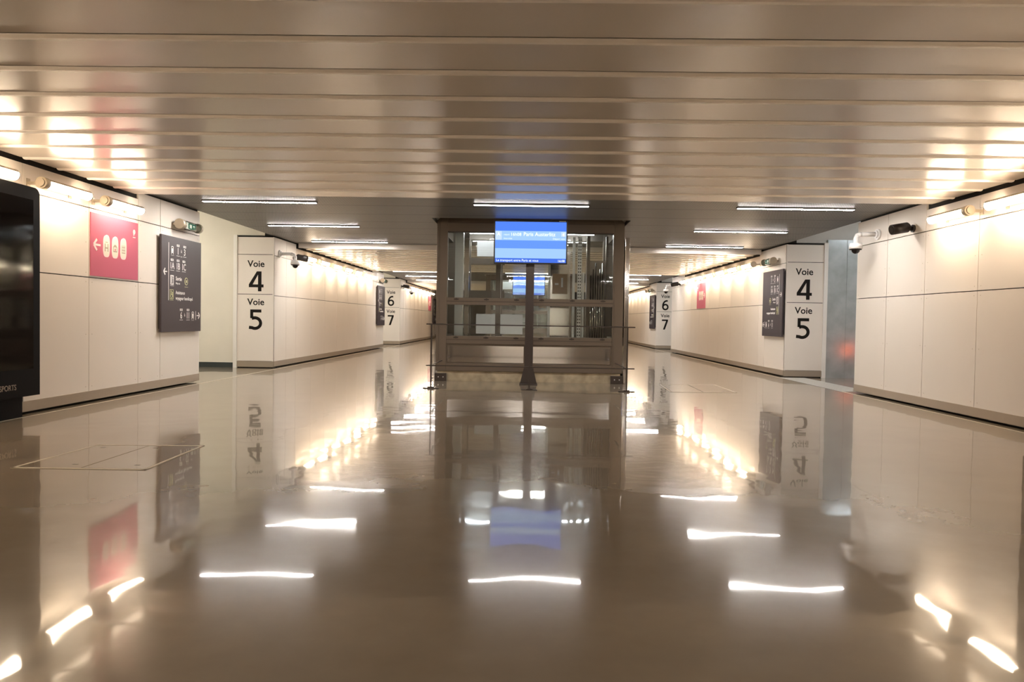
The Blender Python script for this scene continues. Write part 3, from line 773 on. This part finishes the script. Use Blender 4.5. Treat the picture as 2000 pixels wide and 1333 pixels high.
# ------------------------------------------------------------------ information screen on its post
def make_screen(label, loc):
    t = thing('information_screen', label, 'screen', loc, 0, 'blue departure screens')
    b = MB(); b.box(-.075, .075, -.05, .05, .02, 2.75, 'steel_dark', bevel=.008); b.box(-.03, .03, -.054, -.05, .3, 2.2, 'steel_dark'); b.build('post', t)
    b = MB()
    b.prism([(-.15, .02), (.15, .02), (.085, .30), (-.085, .30)], 'y', -.06, -.048, 'steel_dark'); b.prism([(-.15, .02), (.15, .02), (.085, .30), (-.085, .30)], 'y', .048, .06, 'steel_dark')
    b.box(-.16, .16, -.16, .16, 0, .022, 'steel_dark', bevel=.004); b.build('foot', t)
    W, Z0, Z1 = .655, 2.16, 2.935
    b = MB(); b.box(-W, W, -.16, -.08, Z0, Z1, 'screen_black', bevel=.008); b.box(-.2, .2, -.08, -.05, 2.35, 2.75, 'screen_black'); b.build('housing', t)
    fr = frame_front(0, -.1605, 0)
    b = MB(); w = W - .025; H0, H1 = Z0 + .025, Z1 - .030; h = H1 - H0
    Zf = lambda f: H1 - f * h
    for f0, f1, m in ((0, .225, 'scr_blue'), (.225, .455, 'scr_light'), (.455, .655, 'scr_mid'), (.655, .895, 'scr_light'), (.895, 1, 'scr_bar')):
        b.box(-w, w, Zf(f1), Zf(f0), 0, .002, m)
    disp = b.build('display', t, fr)
    def line(name, body, size, x, f, al, bold=.0, z=.002):
        b = MB(); b.text(body, size, x, Zf(f), 'scr_white', al, z=z, bold=bold); b.build(name, disp, fr)
    line('status_text', 'retard', .040, -w + .15, .335, 'LEFT'); line('time_text', '16h08', .078, -w + .27, .345, 'LEFT', .01)
    line('destination_text', 'Paris Austerlitz', .092, -w + .50, .345, 'LEFT', .012); line('train_type_text', 'Intercités', .040, -w + .15, .43, 'LEFT')
    for x0, x1, f0, f1, tx in ((-w + .005, -w + .115, .445, .235, 'A'), (w - .09, w - .01, .355, .24, '4')):
        b = MB(); b.box(x0, x1, Zf(f0), Zf(f1), .002, .003, 'scr_grey'); b.text(tx, .085, (x0 + x1) / 2, Zf(.345), 'scr_white', 'CENTER', z=.003, bold=.02); b.build('platform_box', disp, fr)
    line('platform_text', 'Départ voie', .045, w - .02, .43, 'RIGHT')
    line('ticker_text', 'Le transport entre Paris et vous', .058, -w + .02, .975, 'LEFT', .008); line('clock_text', '16:08', .058, w - .02, .98, 'RIGHT', .012)
    b = MB(); b.box(.50, .62, -.162, -.160, Z1 - .020, Z1 - .008, 'galv'); b.build('badge', t)
    return t
scr = make_screen('bright blue departure screen on a dark post in front of the nearest lift', (.035, 13.84, 0))
dup(scr, (.035, 13.84 + PER, 0), 'distant blue departure screen glowing behind the first lift')

# ------------------------------------------------------------------ floor hatches
def hatch(label, pts, grp, n):
    t = thing('floor_hatch', label, 'floor hatch', (0, 0, 0), 0, grp)
    (ax, ay), (bx_, by), (cx_, cy), (dx, dy) = pts
    P = lambda u, v: (ax + (bx_ - ax) * u * (1 - v) + (dx - ax) * v * (1 - u) + (cx_ - ax) * u * v, ay + (by - ay) * u * (1 - v) + (dy - ay) * v * (1 - u) + (cy - ay) * u * v)
    b = MB()
    e = .025
    for q in ((0, 0, 1, e), (0, 1 - e, 1, 1), (0, 0, e, 1), (1 - e, 0, 1, 1)):
        b.prism([P(q[0], q[1]), P(q[2], q[1]), P(q[2], q[3]), P(q[0], q[3])], 'z', 0, .004, 'hatch_edge')
    b.build('frame', t)
    for i in range(n):
        u0, u1 = e + (1 - 2 * e) * i / n + .006, e + (1 - 2 * e) * (i + 1) / n - .006
        b = MB(); b.prism([P(u0, e + .01), P(u1, e + .01), P(u1, 1 - e - .01), P(u0, 1 - e - .01)], 'z', 0, .003, 'floor'); c = b.build('cover_plate', t)
        for v in (.15, .85):
            uc = (u0 + u1) / 2 + (.25 if v < .5 else -.25) * (u1 - u0)
            b = MB(); b.prism([P(uc - .02, v), P(uc + .02, v), P(uc + .02, v + .02), P(uc - .02, v + .02)], 'z', .003, .0036, 'steel_dark'); b.build('lifting_slot', c)
hatch('large polished floor hatch in front of the near left wall', [(-3.80, 5.57), (-2.80, 5.59), (-2.83, 6.70), (-3.75, 6.63)], 'floor hatches', 2)
hatch('floor hatch to the right of the lift, near the right pillar', [(2.40, 12.8), (3.53, 12.9), (3.55, 14.5), (2.48, 14.35)], 'floor hatches', 2)

# ------------------------------------------------------------------ world, camera
w = bpy.data.worlds.new('World'); sc.world = w; w.use_nodes = True
w.node_tree.nodes['Background'].inputs[0].default_value = (.02, .02, .02, 1); w.node_tree.nodes['Background'].inputs[1].default_value = .2
cam = bpy.data.cameras.new('camera'); co = bpy.data.objects.new('camera', cam); COL.objects.link(co)
cam.sensor_width = 36; cam.lens = 1500 / 2000 * 36; cam.clip_end = 200
F = 1500.0
dY = Vector((1030 - 1000, 627 - 666.5, F)).normalized()
dX = Vector((1, .0162, 0)); dX = (dX - dY * dX.dot(dY)).normalized()
dZ = dX.cross(dY)
if dZ.y > 0: dZ = -dZ
W3 = Matrix((dX, dY, dZ))                 # camera (x right, y down, z forward) -> world
r = W3 @ Vector((1, 0, 0)); u = -(W3 @ Vector((0, 1, 0))); bk = -(W3 @ Vector((0, 0, 1)))
co.matrix_world = Matrix(((r.x, u.x, bk.x, 0), (r.y, u.y, bk.y, 0), (r.z, u.z, bk.z, 1.15), (0, 0, 0, 1)))
sc.camera = co
sc.view_settings.view_transform = 'Standard'; sc.view_settings.look = 'None'
sc.view_settings.exposure = 1.42; sc.view_settings.gamma = 1
try:
    sc.cycles.max_bounces = 10; sc.cycles.diffuse_bounces = 5; sc.cycles.glossy_bounces = 5; sc.cycles.transparent_max_bounces = 16
    sc.cycles.sample_clamp_indirect = 8
except Exception: pass
